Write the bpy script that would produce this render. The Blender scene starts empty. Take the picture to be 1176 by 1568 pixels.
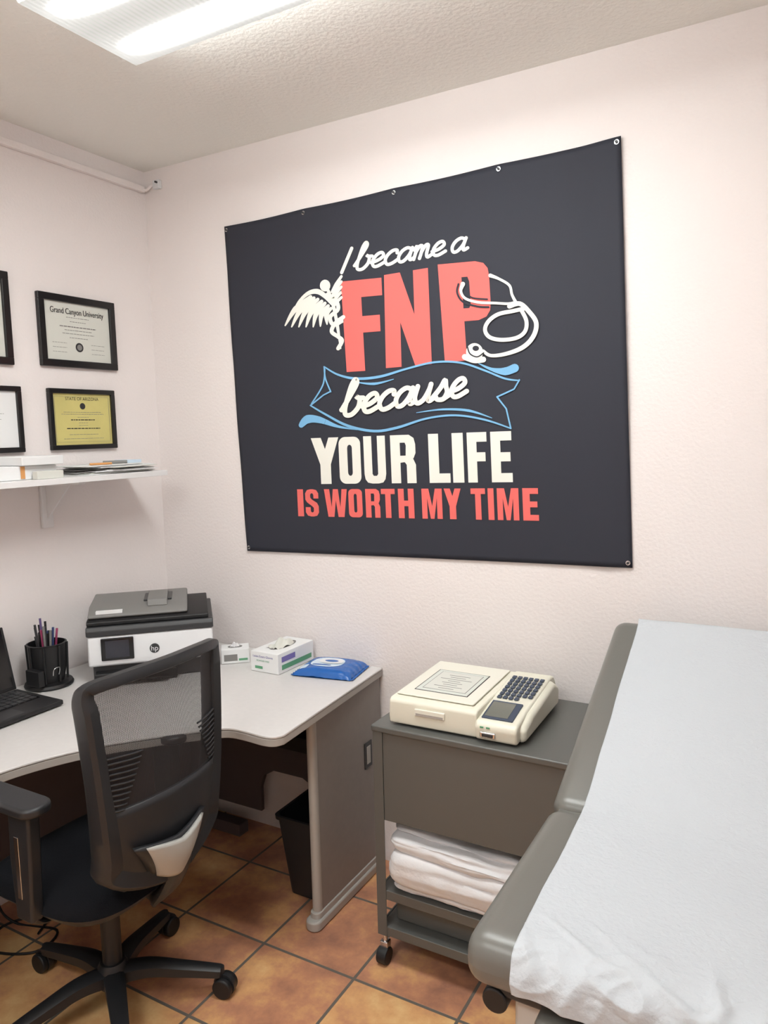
import bpy, bmesh, math, random
from mathutils import Vector, Matrix, noise
random.seed(4)
sc=bpy.context.scene
sc.view_settings.view_transform='Standard'
col=bpy.context.collection
PI=math.pi

# ---------------------------------------------------------------- materials
def mat(name,c,rough=.5,metal=0.0,bump=None,var=None,spec=None,emit=None,sheen=0):
    m=bpy.data.materials.new(name);m.use_nodes=True
    nt=m.node_tree;b=nt.nodes["Principled BSDF"]
    c4=(c[0],c[1],c[2],1)
    b.inputs["Base Color"].default_value=c4
    b.inputs["Roughness"].default_value=rough
    b.inputs["Metallic"].default_value=metal
    if spec is not None: b.inputs["Specular IOR Level"].default_value=spec
    tc=nt.nodes.new("ShaderNodeTexCoord")
    if var:
        sc_,amt=var
        n=nt.nodes.new("ShaderNodeTexNoise");n.inputs["Scale"].default_value=sc_;n.inputs["Detail"].default_value=4
        nt.links.new(tc.outputs["Object"],n.inputs["Vector"])
        r=nt.nodes.new("ShaderNodeValToRGB")
        r.color_ramp.elements[0].position=.3;r.color_ramp.elements[1].position=.7
        r.color_ramp.elements[0].color=tuple(x*(1-amt) for x in c)+(1,)
        r.color_ramp.elements[1].color=tuple(min(1,x*(1+amt)) for x in c)+(1,)
        nt.links.new(n.outputs["Fac"],r.inputs["Fac"]);nt.links.new(r.outputs["Color"],b.inputs["Base Color"])
    if bump:
        sc_,st,dist=bump
        n=nt.nodes.new("ShaderNodeTexNoise");n.inputs["Scale"].default_value=sc_;n.inputs["Detail"].default_value=3
        nt.links.new(tc.outputs["Object"],n.inputs["Vector"])
        bp=nt.nodes.new("ShaderNodeBump");bp.inputs["Strength"].default_value=st;bp.inputs["Distance"].default_value=dist
        nt.links.new(n.outputs["Fac"],bp.inputs["Height"]);nt.links.new(bp.outputs["Normal"],b.inputs["Normal"])
    if emit:
        b.inputs["Emission Color"].default_value=c4;b.inputs["Emission Strength"].default_value=emit
    return m
def srgb(r,g,b):
    f=lambda v:((v/255+.055)/1.055)**2.4 if v/255>.04045 else v/255/12.92
    return (f(r),f(g),f(b))

M_wall=mat("wall_paint",srgb(234,226,224),.85,bump=(95,.25,.006),var=(1.5,.012))
M_ceil=mat("ceiling_paint",srgb(238,237,232),.9,bump=(70,.3,.008))
M_white=mat("white_laminate",srgb(228,226,226),.45)
M_whiteplas=mat("white_plastic",srgb(226,226,228),.4)
M_dgrey=mat("dark_grey_plastic",srgb(52,52,54),.45,bump=(400,.15,.001))
M_black=mat("black_plastic",srgb(24,24,26),.5,bump=(500,.1,.001))
M_blackgl=mat("black_gloss",srgb(14,14,17),.15)
M_chairpl=mat("chair_plastic",srgb(38,39,42),.42,bump=(600,.15,.001))
M_seat=mat("seat_fabric",srgb(20,21,25),.95,bump=(300,.4,.002),spec=.15)
M_lumbar=mat("lumbar_grey_plastic",srgb(172,170,165),.45)
M_chrome=mat("chrome",(.75,.75,.76),.22,1)
M_desk=mat("desk_laminate",srgb(210,206,204),.35,var=(60,.02))
M_deskedge=mat("desk_edge",srgb(172,166,160),.5)
M_panel=mat("desk_panel_laminate",srgb(146,138,133),.5,var=(40,.03))
M_panedge=mat("desk_panel_trim",srgb(174,169,163),.4)
M_modesty=mat("modesty_panel",srgb(88,78,80),.6)
M_cart=mat("cart_metal",srgb(98,98,95),.38,metal=.15,bump=(300,.08,.001))
M_cream=mat("cream_plastic",srgb(226,222,206),.4)
M_cream2=mat("cream_plastic_light",srgb(230,227,214),.4)
M_keys=mat("dark_keys",srgb(62,72,90),.5)
M_lcd=mat("lcd",srgb(118,118,110),.12)
M_paper=mat("paper",srgb(228,228,228),.75)
M_vinyl=mat("grey_vinyl",srgb(112,110,105),.33,bump=(180,.12,.001))
M_exam=mat("exam_paper",srgb(190,194,199),.62,bump=(110,.6,.003))
M_tabbase=mat("table_base_paint",srgb(196,192,186),.45)
M_blue=mat("blue_pack",srgb(36,96,172),.25,bump=(25,.5,.01))
M_bluelt=mat("pack_light",srgb(205,222,236),.3)
M_green=mat("green_print",srgb(96,158,120),.6)
M_purple=mat("purple_print",srgb(120,110,170),.6)
M_ink=mat("ink",srgb(46,44,46),.8)
M_inkl=mat("ink_light",srgb(130,128,126),.8)
M_cert=mat("certificate_paper",srgb(212,212,204),.6)
M_yel=mat("yellow_certificate",srgb(206,194,122),.6,var=(9,.05))
M_frame=mat("black_frame",srgb(20,19,20),.3)
M_fabric=mat("banner_fabric",srgb(39,41,52),.75,bump=(900,.2,.0006),var=(2,.04))
M_coral=mat("print_coral",srgb(230,106,100),.75)
M_cream_print=mat("print_white",srgb(230,228,219),.75)
M_blueprint=mat("print_blue",srgb(118,174,214),.75)
M_linen=mat("linen_pad",srgb(228,226,228),.85,bump=(40,.4,.006))
M_orange=mat("orange_label",srgb(210,150,90),.6)
M_binn=mat("bin_black",srgb(38,38,40),.45)

# saltillo floor
def floor_mat():
    m=bpy.data.materials.new("saltillo_tile");m.use_nodes=True;nt=m.node_tree;b=nt.nodes["Principled BSDF"]
    tc=nt.nodes.new("ShaderNodeTexCoord")
    mp=nt.nodes.new("ShaderNodeMapping");mp.inputs["Location"].default_value=(-.61,.585,0)
    nt.links.new(tc.outputs["Object"],mp.inputs["Vector"])
    br=nt.nodes.new("ShaderNodeTexBrick");br.offset=0;br.squash=1
    br.inputs["Scale"].default_value=1;br.inputs["Brick Width"].default_value=.337;br.inputs["Row Height"].default_value=.337
    br.inputs["Mortar Size"].default_value=.0055;br.inputs["Mortar Smooth"].default_value=.3;br.inputs["Bias"].default_value=0
    br.inputs["Color1"].default_value=(0,0,0,1);br.inputs["Color2"].default_value=(1,1,1,1);br.inputs["Mortar"].default_value=(.5,.5,.5,1)
    nt.links.new(mp.outputs[0],br.inputs["Vector"])
    n=nt.nodes.new("ShaderNodeTexNoise");n.inputs["Scale"].default_value=5.5;n.inputs["Detail"].default_value=6;n.inputs["Roughness"].default_value=.65
    nt.links.new(tc.outputs["Object"],n.inputs["Vector"])
    mix=nt.nodes.new("ShaderNodeMath");mix.operation='MULTIPLY_ADD';mix.inputs[1].default_value=.40
    nt.links.new(br.outputs["Color"],mix.inputs[0])
    ms=nt.nodes.new("ShaderNodeMath");ms.operation='MULTIPLY_ADD';ms.inputs[1].default_value=1.7;ms.inputs[2].default_value=-.50
    nt.links.new(n.outputs["Fac"],ms.inputs[0]);nt.links.new(ms.outputs[0],mix.inputs[2])
    r=nt.nodes.new("ShaderNodeValToRGB")
    r.color_ramp.elements[0].position=.10;r.color_ramp.elements[0].color=srgb(160,112,92)+(1,)
    r.color_ramp.elements[1].position=.95;r.color_ramp.elements[1].color=srgb(244,206,146)+(1,)
    e=r.color_ramp.elements.new(.40);e.color=srgb(198,140,108)+(1,)
    e=r.color_ramp.elements.new(.62);e.color=srgb(224,170,118)+(1,)
    nt.links.new(mix.outputs[0],r.inputs["Fac"])
    mc=nt.nodes.new("ShaderNodeMix");mc.data_type='RGBA'
    nt.links.new(br.outputs["Fac"],mc.inputs[0]);nt.links.new(r.outputs["Color"],mc.inputs[6]);mc.inputs[7].default_value=srgb(104,96,88)+(1,)
    nt.links.new(mc.outputs[2],b.inputs["Base Color"])
    inv=nt.nodes.new("ShaderNodeMath");inv.operation='MULTIPLY_ADD';inv.inputs[1].default_value=.5;inv.inputs[2].default_value=.33
    nt.links.new(br.outputs["Fac"],inv.inputs[0]);nt.links.new(inv.outputs[0],b.inputs["Roughness"])
    bh=nt.nodes.new("ShaderNodeMath");bh.operation='SUBTRACT'
    n2=nt.nodes.new("ShaderNodeTexNoise");n2.inputs["Scale"].default_value=14
    nt.links.new(tc.outputs["Object"],n2.inputs["Vector"])
    nt.links.new(n2.outputs["Fac"],bh.inputs[0]);nt.links.new(br.outputs["Fac"],bh.inputs[1])
    bp=nt.nodes.new("ShaderNodeBump");bp.inputs["Strength"].default_value=.35;bp.inputs["Distance"].default_value=.008
    nt.links.new(bh.outputs[0],bp.inputs["Height"]);nt.links.new(bp.outputs[0],b.inputs["Normal"])
    return m
M_floor=floor_mat()
def mesh_mat():
    m=bpy.data.materials.new("chair_mesh_weave");m.use_nodes=True;nt=m.node_tree;b=nt.nodes["Principled BSDF"]
    b.inputs["Base Color"].default_value=srgb(46,44,46)+(1,);b.inputs["Roughness"].default_value=.7
    tc=nt.nodes.new("ShaderNodeTexCoord")
    sx=nt.nodes.new("ShaderNodeSeparateXYZ");nt.links.new(tc.outputs["Object"],sx.inputs[0])
    outs=[]
    for k in ("Y","Z"):
        a=nt.nodes.new("ShaderNodeMath");a.operation='MULTIPLY';a.inputs[1].default_value=430
        nt.links.new(sx.outputs[k],a.inputs[0])
        fr=nt.nodes.new("ShaderNodeMath");fr.operation='FRACT';nt.links.new(a.outputs[0],fr.inputs[0])
        g=nt.nodes.new("ShaderNodeMath");g.operation='LESS_THAN';g.inputs[1].default_value=.44 if k=="Y" else .42
        nt.links.new(fr.outputs[0],g.inputs[0]);outs.append(g)
    mx=nt.nodes.new("ShaderNodeMath");mx.operation='MAXIMUM'
    nt.links.new(outs[0].outputs[0],mx.inputs[0]);nt.links.new(outs[1].outputs[0],mx.inputs[1])
    nt.links.new(mx.outputs[0],b.inputs["Alpha"])
    return m
M_mesh=mesh_mat()
LAMP=104.0
def lens_mat():
    # prismatic wrap-around diffuser lit by two tubes that run along x
    m=bpy.data.materials.new("fluorescent_diffuser");m.use_nodes=True;nt=m.node_tree;b=nt.nodes["Principled BSDF"]
    b.inputs["Base Color"].default_value=(.45,.47,.45,1);b.inputs["Roughness"].default_value=.3
    tc=nt.nodes.new("ShaderNodeTexCoord");s=nt.nodes.new("ShaderNodeSeparateXYZ");nt.links.new(tc.outputs["Object"],s.inputs[0])
    def M(op,a,b_=None,c=None):
        n=nt.nodes.new("ShaderNodeMath");n.operation=op
        for i,v in enumerate((a,b_,c)):
            if v is None: continue
            if isinstance(v,(int,float)): n.inputs[i].default_value=v
            else: nt.links.new(v,n.inputs[i])
        return n.outputs[0]
    ay=M('ABSOLUTE',s.outputs["Y"]);d=M('SUBTRACT',ay,.10)
    g=M('POWER',2.718,M('MULTIPLY',M('MULTIPLY',d,d),-2300.0))
    ax=M('ABSOLUTE',s.outputs["X"])
    ed=nt.nodes.new("ShaderNodeMapRange");ed.interpolation_type='SMOOTHERSTEP'
    ed.inputs[1].default_value=.60;ed.inputs[2].default_value=.36;ed.inputs[3].default_value=0;ed.inputs[4].default_value=1
    nt.links.new(ax,ed.inputs[0])
    rid=M('MULTIPLY_ADD',M('SINE',M('MULTIPLY',s.outputs["X"],420)),.10,.90)
    wide=M('POWER',2.718,M('MULTIPLY',M('MULTIPLY',d,d),-160.0))
    base=M('MULTIPLY_ADD',wide,.25,.45)
    side=M('MULTIPLY',M('GREATER_THAN',s.outputs["Z"],-.1045),13.0)
    bot=M('MULTIPLY_ADD',M('MULTIPLY',g,ed.outputs[0]),LAMP*1.13,base)
    st=M('MULTIPLY',M('MAXIMUM',bot,side),rid)
    nt.links.new(st,b.inputs["Emission Strength"]);b.inputs["Emission Color"].default_value=(.96,1,.985,1)
    return m
M_lens=lens_mat()

# ---------------------------------------------------------------- helpers
def link(o,parent=None):
    col.objects.link(o)
    if parent: o.parent=parent
    return o
def grp(name,loc=(0,0,0),rz=0):
    e=bpy.data.objects.new(name,None);e.empty_display_size=.05;e.location=loc;e.rotation_euler=(0,0,rz);col.objects.link(e);return e
def fin(name,me,m,parent,smooth=True,bevel=0,seg=3,ang=40):
    for x in (m if isinstance(m,(list,tuple)) else [m]): me.materials.append(x)
    if smooth:
        for p in me.polygons:p.use_smooth=True
        if not bevel: me.set_sharp_from_angle(angle=math.radians(ang))
    o=bpy.data.objects.new(name,me);link(o,parent)
    if bevel:
        bm=o.modifiers.new("b",'BEVEL');bm.width=bevel;bm.segments=seg;bm.limit_method='ANGLE';bm.angle_limit=math.radians(35);bm.harden_normals=True
    return o
def from_data(name,vs,fs,m,parent=None,**k):
    me=bpy.data.meshes.new(name);me.from_pydata([tuple(v) for v in vs],[],fs);
    bm=bmesh.new();bm.from_mesh(me);bmesh.ops.recalc_face_normals(bm,faces=bm.faces);bm.to_mesh(me);bm.free();me.update()
    return fin(name,me,m,parent,**k)
def box(parent,name,a,b,m,bevel=.002,seg=2,M4=None):
    x0,y0,z0=a;x1,y1,z1=b
    vs=[Vector(v) for v in ((x0,y0,z0),(x1,y0,z0),(x1,y1,z0),(x0,y1,z0),(x0,y0,z1),(x1,y0,z1),(x1,y1,z1),(x0,y1,z1))]
    if M4: vs=[M4@v for v in vs]
    return from_data(name,vs,[(0,3,2,1),(4,5,6,7),(0,1,5,4),(1,2,6,5),(2,3,7,6),(3,0,4,7)],m,parent,bevel=bevel,seg=seg)
def prism(parent,name,pts,lo,hi,m,axis='z',bevel=.002,seg=2):
    n=len(pts)
    def mk(p,h):
        if axis=='z':return (p[0],p[1],h)
        if axis=='x':return (h,p[0],p[1])
        return (p[0],h,p[1])
    vs=[mk(p,lo) for p in pts]+[mk(p,hi) for p in pts]
    fs=[tuple(range(n)),tuple(range(2*n-1,n-1,-1))]+[(i,(i+1)%n,n+(i+1)%n,n+i) for i in range(n)]
    return from_data(name,vs,fs,m,parent,bevel=bevel,seg=seg)
def cyl(parent,name,p0,p1,r,m,r2=None,n=24,bevel=0):
    p0=Vector(p0);p1=Vector(p1);r2=r if r2 is None else r2
    d=(p1-p0).normalized();u=d.orthogonal().normalized();w=d.cross(u)
    vs=[];
    for p,rr in((p0,r),(p1,r2)):
        for i in range(n):
            a=2*PI*i/n;vs.append(p+u*rr*math.cos(a)+w*rr*math.sin(a))
    fs=[tuple(range(n)),tuple(range(n,2*n))]+[(i,(i+1)%n,n+(i+1)%n,n+i) for i in range(n)]
    return from_data(name,vs,fs,m,parent,bevel=bevel)
def cr(pts,k=8,closed=False):
    """catmull-rom"""
    out=[];n=len(pts);P=[Vector(p) for p in pts]
    rng=range(n if closed else n-1)
    for i in rng:
        if closed: a,b,c,d=P[(i-1)%n],P[i],P[(i+1)%n],P[(i+2)%n]
        else: a,b,c,d=P[max(i-1,0)],P[i],P[i+1],P[min(i+2,n-1)]
        for j in range(k):
            t=j/k
            out.append(.5*((2*b)+(c-a)*t+(2*a-5*b+4*c-d)*t*t+(3*b-a-3*c+d)*t**3))
    if not closed: out.append(P[-1])
    return out
def sweep(parent,name,pts,prof,m,up=(0,0,1),closed=False,scales=None,ang=50):
    """sweep 2d profile [(side,up)] along pts"""
    P=[Vector(p) for p in pts];n=len(P);k=len(prof);up=Vector(up);vs=[]
    for i,p in enumerate(P):
        if closed: t=(P[(i+1)%n]-P[i-1]).normalized()
        else: t=(P[min(i+1,n-1)]-P[max(i-1,0)]).normalized()
        s=t.cross(up)
        if s.length<1e-4: s=t.orthogonal()
        s.normalize();u=s.cross(t).normalized();q=scales[i] if scales else 1
        for a,b in prof: vs.append(p+s*a*q+u*b*q)
    fs=[]
    for i in range(n if closed else n-1):
        j=(i+1)%n
        for a in range(k):
            b=(a+1)%k;fs.append((i*k+a,i*k+b,j*k+b,j*k+a))
    if not closed: fs+= [tuple(range(k)),tuple(range((n-1)*k,n*k))]
    return from_data(name,vs,fs,m,parent,ang=ang)
def circ(r,n=10,ry=None):
    ry=r if ry is None else ry
    return [(r*math.cos(2*PI*i/n),ry*math.sin(2*PI*i/n)) for i in range(n)]
def tube(parent,name,pts,r,m,k=8,closed=False,n=8):
    return sweep(parent,name,cr(pts,k,closed),circ(r,n),m,closed=closed)
def lathe(parent,name,prof,c,m,n=32):
    vs=[];k=len(prof)
    for i in range(n):
        a=2*PI*i/n
        for r,z in prof: vs.append((c[0]+r*math.cos(a),c[1]+r*math.sin(a),c[2]+z))
    fs=[(i*k+j,((i+1)%n)*k+j,((i+1)%n)*k+j+1,i*k+j+1) for i in range(n) for j in range(k-1)]
    return from_data(name,vs,fs,m,parent)
def grid(parent,name,fn,nu,nv,m,thick=0,**k):
    vs=[fn(i/nu,j/nv) for j in range(nv+1) for i in range(nu+1)]
    fs=[(j*(nu+1)+i,j*(nu+1)+i+1,(j+1)*(nu+1)+i+1,(j+1)*(nu+1)+i) for j in range(nv) for i in range(nu)]
    o=from_data(name,vs,fs,m,parent,ang=80,**k)
    if thick:
        s=o.modifiers.new("s",'SOLIDIFY');s.thickness=thick;s.offset=0
    return o
def rrect(x0,y0,x1,y1,r,n=5):
    out=[]
    for cx,cy,a0 in((x1-r,y1-r,0),(x0+r,y1-r,90),(x0+r,y0+r,180),(x1-r,y0+r,270)):
        for i in range(n+1):
            a=math.radians(a0+90*i/n);out.append((cx+r*math.cos(a),cy+r*math.sin(a)))
    return out
def text(parent,name,body,size,loc,rot,m,align='CENTER',sx=1):
    tc=bpy.data.curves.new(name,'FONT');tc.body=body;tc.size=size;tc.align_x=align;tc.align_y='CENTER'
    to=bpy.data.objects.new(name+"_c",tc);col.objects.link(to)
    dg=bpy.context.evaluated_depsgraph_get()
    me=bpy.data.meshes.new_from_object(to.evaluated_get(dg))
    bpy.data.objects.remove(to)
    me.materials.clear();me.materials.append(m)
    o=bpy.data.objects.new(name,me);link(o,parent);o.location=loc;o.rotation_euler=rot;o.scale=(sx,1,1)
    return o

# ---------------------------------------------------------------- room
RX,RY,H=3.25,-3.7,2.70
box(None,"floor",(-.1,RY-.1,-.1),(RX+.1,.1,0),M_floor,bevel=0)
box(None,"ceiling",(-.1,RY-.1,H),(RX+.1,.1,H+.1),M_ceil,bevel=0)
box(None,"wall_back",(-.1,0,0),(RX+.1,.1,H),M_wall,bevel=0)
box(None,"wall_left",(-.1,RY,0),(0,0,H),M_wall,bevel=0)
box(None,"wall_right",(RX,RY,0),(RX+.1,0,H),M_wall,bevel=0)
box(None,"wall_front",(-.1,RY-.1,0),(RX+.1,RY,H),M_wall,bevel=0)

# ---------------------------------------------------------------- ceiling lights
def lamp(cx,cy):
    g=grp("fluorescent_ceiling_light",(cx,cy,H))
    L,W=.61,.185
    box(g,"housing",(-L,-W+.02,-.03),(L,W-.02,-.001),M_whiteplas,bevel=.003)
    prof=[(-W-.006,-.028),(-W,-.07),(-W+.008,-.098),(-W+.016,-.106)]
    full=prof+[(-W+.016+(2*W-.032)*i/16,-.106) for i in range(1,16)]+[(-y,z) for y,z in reversed(prof)]
    k=len(full);vs=[]
    for i in range(2):
        for y,z in full: vs.append(((-L,L)[i],y,z))
    fs=[(j,j+1,k+j+1,k+j) for j in range(k-1)]+[tuple(range(k)),tuple(range(k,2*k))]
    from_data("diffuser",vs,fs,M_lens,g,ang=30)
    for s in(-1,1): box(g,"end_cap",(s*L-.008*(s<0),-W-.004,-.09),(s*L+.008*(s>0),W+.004,-.001),M_whiteplas,bevel=.003)
    return g
lamp(1.447,-.978)
lamp(1.447,-2.78)  # unseen second fixture, added behind the camera to brighten the room

# ---------------------------------------------------------------- cable raceway
g=grp("cable_raceway")
box(g,"run",(0.0005,-3.2,2.612),(.022,-.02,2.636),M_wall,bevel=.002)
tube(g,"cord",[(.012,-.03,2.625),(.03,-.02,2.620),(.05,-.012,2.635),(.075,-.01,2.636)],.006,M_wall)
box(g,"clip",(.064,-.020,2.618),(.098,-.0005,2.652),M_whiteplas,bevel=.003)
cyl(g,"hook",(.09,-.03,2.64),(.09,-.001,2.64),.004,M_dgrey)

# ---------------------------------------------------------------- banner
TH=math.radians(6.2);YW=math.radians(29.6)
def rect(u,v):
    """photo trace -> rectified coordinates (x,z) on the poster plane"""
    du=u-588;dv=v-784;a=(du-.025*dv)/1143;b=(.025*du+dv)/1143
    h=math.cos(TH)-b*math.sin(TH);z=-math.sin(TH)-b*math.cos(TH)
    dx=-math.sin(YW)*h+math.cos(YW)*a;dy=math.cos(YW)*h+math.sin(YW)*a
    return (2.41+2.315*dx/dy,1.62+2.315*z/dy)
bn=grp("banner")
TL,TR,BR,BL=[Vector(rect(*p)) for p in((346,348),(952,210),(969,869),(381,843))]
def ripple(x,z):
    r=max(0,(x-1.66)/.28);r=r*r*(3-2*r) if r<1 else 1
    l=max(0,(.60-x)/.15);l=min(1,l)
    return -.0075-.004*r*(math.sin(9*(x-1.5)+7*(z-1.2))*.5+.5)*1.2-.0025*r*math.sin(31*x+5*z)-.002*l*(math.sin(16*z)*.5+.5)
def fab(s,t):
    top=TL.lerp(TR,s);bot=BL.lerp(BR,s)
    # small sag of top hem between grommets
    ph=(s*4)%1;top=top+Vector((0,-.0035*math.sin(PI*ph)))
    bot=bot+Vector((0,.002*math.sin(PI*s)))
    p=bot.lerp(top,t)
    p.x+=-.008*math.sin(PI*t)*(1-s)*0.5
    return (p.x,ripple(p.x,p.y),p.y)
grid(bn,"fabric",fab,90,70,M_fabric,thick=.001)
for s in(.0,.25,.5,.75,1):
    p=fab(min(max(s,.008),.992),.988)
    cyl(bn,"grommet",(p[0],p[1]-.001,p[2]),(p[0],p[1]-.004,p[2]),.007,M_chrome,n=16)
    cyl(bn,"pin",(p[0],p[1]-.004,p[2]),(p[0],p[1]-.010,p[2]),.004,M_dgrey,n=10)
for s in(.008,.992):
    p=fab(s,.012)
    cyl(bn,"grommet",(p[0],p[1]-.001,p[2]),(p[0],p[1]-.004,p[2]),.007,M_chrome,n=16)
    cyl(bn,"pin",(p[0],p[1]-.004,p[2]),(p[0],p[1]-.010,p[2]),.004,M_dgrey,n=10)

def art(name,polys,m,layer):
    """polys in trace coords -> flat print on banner; each piece is lifted a few microns so overlaps stay clean"""
    vs=[];fs=[]
    for pi,P in enumerate(polys):
        i0=len(vs);y=-.0092-.0016*layer-.000012*(pi%90)
        for u,v in P:
            x,z=rect(u,v);vs.append((x,y,z))
        fs.append(tuple(range(i0,len(vs))))
    me=bpy.data.meshes.new(name);me.from_pydata(vs,[],fs);me.update()
    bm=bmesh.new();bm.from_mesh(me)
    for f in bm.faces:
        f.normal_update()
        if f.normal.y>0:f.normal_flip()
    bmesh.ops.triangulate(bm,faces=bm.faces);bm.to_mesh(me);bm.free()
    me.materials.append(m);o=bpy.data.objects.new(name,me);link(o,bn);return o
def stroke(pts,w,k=6,smooth=True):
    """one ribbon outline polygon strip; w number or list"""
    if smooth and len(pts)>2: P=cr([(p[0],p[1],0) for p in pts],k)
    else: P=[Vector((p[0],p[1],0)) for p in pts]
    n=len(P)
    def wd(i):
        if isinstance(w,(int,float)): return w/2
        t=i/(n-1)*(len(w)-1);a=int(min(t,len(w)-2));return (w[a]*(1-(t-a))+w[a+1]*(t-a))/2
    out=[]
    L=[];R_=[]
    for i in range(n):
        t=(P[min(i+1,n-1)]-P[max(i-1,0)])
        if t.length<1e-6: t=Vector((1,0,0))
        t.normalize();nn=Vector((-t.y,t.x,0))
        L.append(P[i]+nn*wd(i));R_.append(P[i]-nn*wd(i))
    for i in range(n-1):
        out.append([(L[i].x,L[i].y),(L[i+1].x,L[i+1].y),(R_[i+1].x,R_[i+1].y),(R_[i].x,R_[i].y)])
    for i in (0,n-1):
        r=wd(i)
        if r>.3: out.append([(P[i].x+r*math.cos(2*PI*j/12),P[i].y+r*math.sin(2*PI*j/12)) for j in range(12)])
    return out
def rc(a,b,c,d): return [(a,b),(c,b),(c,d),(a,d)]
def ring(x0,y0,x1,y1,ix0,iy0,ix1,iy1,n=6,ro=.3,ri=.08,rox=None):
    rx=rox or ro
    def rr(a,b,c,d,qx,qy):
        out=[]
        for cx,cy,a0 in((c-qx,d-qy,0),(a+qx,d-qy,90),(a+qx,b+qy,180),(c-qx,b+qy,270)):
            for i in range(n+1):
                t=math.radians(a0+90*i/n);out.append((cx+qx*math.cos(t),cy+qy*math.sin(t)))
        return out
    O=rr(x0,y0,x1,y1,rx,ro*.5);I=rr(ix0,iy0,ix1,iy1,(ix1-ix0)/2*.9,ri)
    m=len(O);return [[O[i],O[(i+1)%m],I[(i+1)%m],I[i]] for i in range(m)]
S_=[(1,.66),(1,.85),(.85,.97),(.6,1),(.4,1),(.15,.97),(0,.85),(0,.62),(.12,.52),(.5,.38),(.62,.32),(.62,.2),(.55,.15),(.45,.15),(.38,.2),(.38,.34),(0,.34),(0,.15),(.15,.03),(.4,0),(.6,0),(.85,.03),(1,.15),(1,.38),(.88,.5),(.5,.62),(.38,.69),(.38,.8),(.45,.85),(.55,.85),(.62,.8),(.62,.66)]
G={
'F':[rc(0,0,.48,1),rc(0,.81,1,1),rc(0,.42,.92,.6)],
'N':[rc(0,0,.34,1),rc(.66,0,1,1),[(0,1),(.36,1),(1,0),(.64,0)]],
'P':[rc(0,0,.45,1),[(.4,1),(.74,1),(.90,.975),(.98,.92),(1,.84),(.6,.8),(.57,.85),(.4,.85)],[(1,.84),(1,.56),(.98,.49),(.9,.43),(.57,.53),(.6,.57),(.6,.8)],[(.9,.43),(.74,.40),(.4,.40),(.4,.53),(.57,.53)]],
'Y':[[(0,1),(.36,1),(.69,.42),(.31,.42)],[(1,1),(.64,1),(.31,.42),(.69,.42)],rc(.31,0,.69,.45)],
'O':ring(0,0,1,1,.39,.17,.61,.83),
'U':[rc(0,.2,.37,1),rc(.63,.2,1,1),[(0,.2),(.04,.09),(.15,.02),(.35,0),(.65,0),(.85,.02),(.96,.09),(1,.2),(.63,.2),(.57,.16),(.43,.16),(.37,.2)]],
'R':[rc(0,0,.38,1),[(.3,1),(.75,1),(.94,.93),(1,.8),(.62,.78),(.58,.84),(.3,.84)],[(1,.8),(1,.62),(.92,.52),(.6,.57),(.62,.78)],[(.3,.42),(.3,.57),(.6,.57),(.92,.52),(.8,.45)],[(.5,.5),(.9,.5),(1,.38),(1,0),(.63,0),(.63,.38),(.55,.44)]],
'L':[rc(0,0,.48,1),rc(0,0,1,.19)],
'I':[rc(0,0,1,1)],
'E':[rc(0,0,.46,1),rc(0,.82,1,1),rc(0,.41,.93,.59),rc(0,0,1,.18)],
'S':[S_],
'W':[[(0,1),(.23,1),(.31,.35),(.39,1),(.61,1),(.69,.35),(.77,1),(1,1),(.85,0),(.59,0),(.5,.6),(.41,0),(.15,0)]],
'T':[rc(0,.82,1,1),rc(.3,0,.7,1)],
'H':[rc(0,0,.37,1),rc(.63,0,1,1),rc(.3,.41,.7,.6)],
'M':[[(0,1),(.34,1),(.5,.42),(.66,1),(1,1),(1,0),(.74,0),(.74,.68),(.59,0),(.41,0),(.26,.68),(.26,0),(0,0)]]}
def glyph(ch,q):
    tl,tr,br,bl=[Vector(p) for p in q];out=[]
    for P in G[ch]:
        out.append([tuple(bl.lerp(br,x).lerp(tl.lerp(tr,x),y)) for x,y in P])
    return out
big=[]
big+=glyph('F',((524,432),(586,426),(592,566),(533,570)))
big+=glyph('N',((590,422),(657,411),(663,558),(593,564)))
big+=glyph('P',((672,406),(749,399),(758,549),(683,555)))
art("print_big_letters",big,M_coral,0)
def line(items,x0,x1,t0,t1,b0,b1,lean=0):
    out=[]
    for ch,a,b in items:
        f=lambda x,p,q:p+(q-p)*(x-x0)/(x1-x0)
        out+=glyph(ch,((a,f(a,t0,t1)),(b,f(b,t0,t1)),(b+lean,f(b,b0,b1)),(a+lean,f(a,b0,b1))))
    return out
art("print_life_letters",line([('Y',478,520),('O',520,553),('U',558,591),('R',599,637),('L',657,689),('I',693,710),('F',716,746),('E',752,784)],478,784,671,660,741,738,3),M_cream_print,0)
art("print_time_letters",line([('I',457,466),('S',469,489),('W',498,533),('O',535,556),('R',561,583),('T',585,606),('H',611,635),('M',647,678),('Y',681,707),('T',722,744),('I',748,757),('M',762,795),('E',801,825)],457,825,749,747,790,797,2),M_coral,0)
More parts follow.
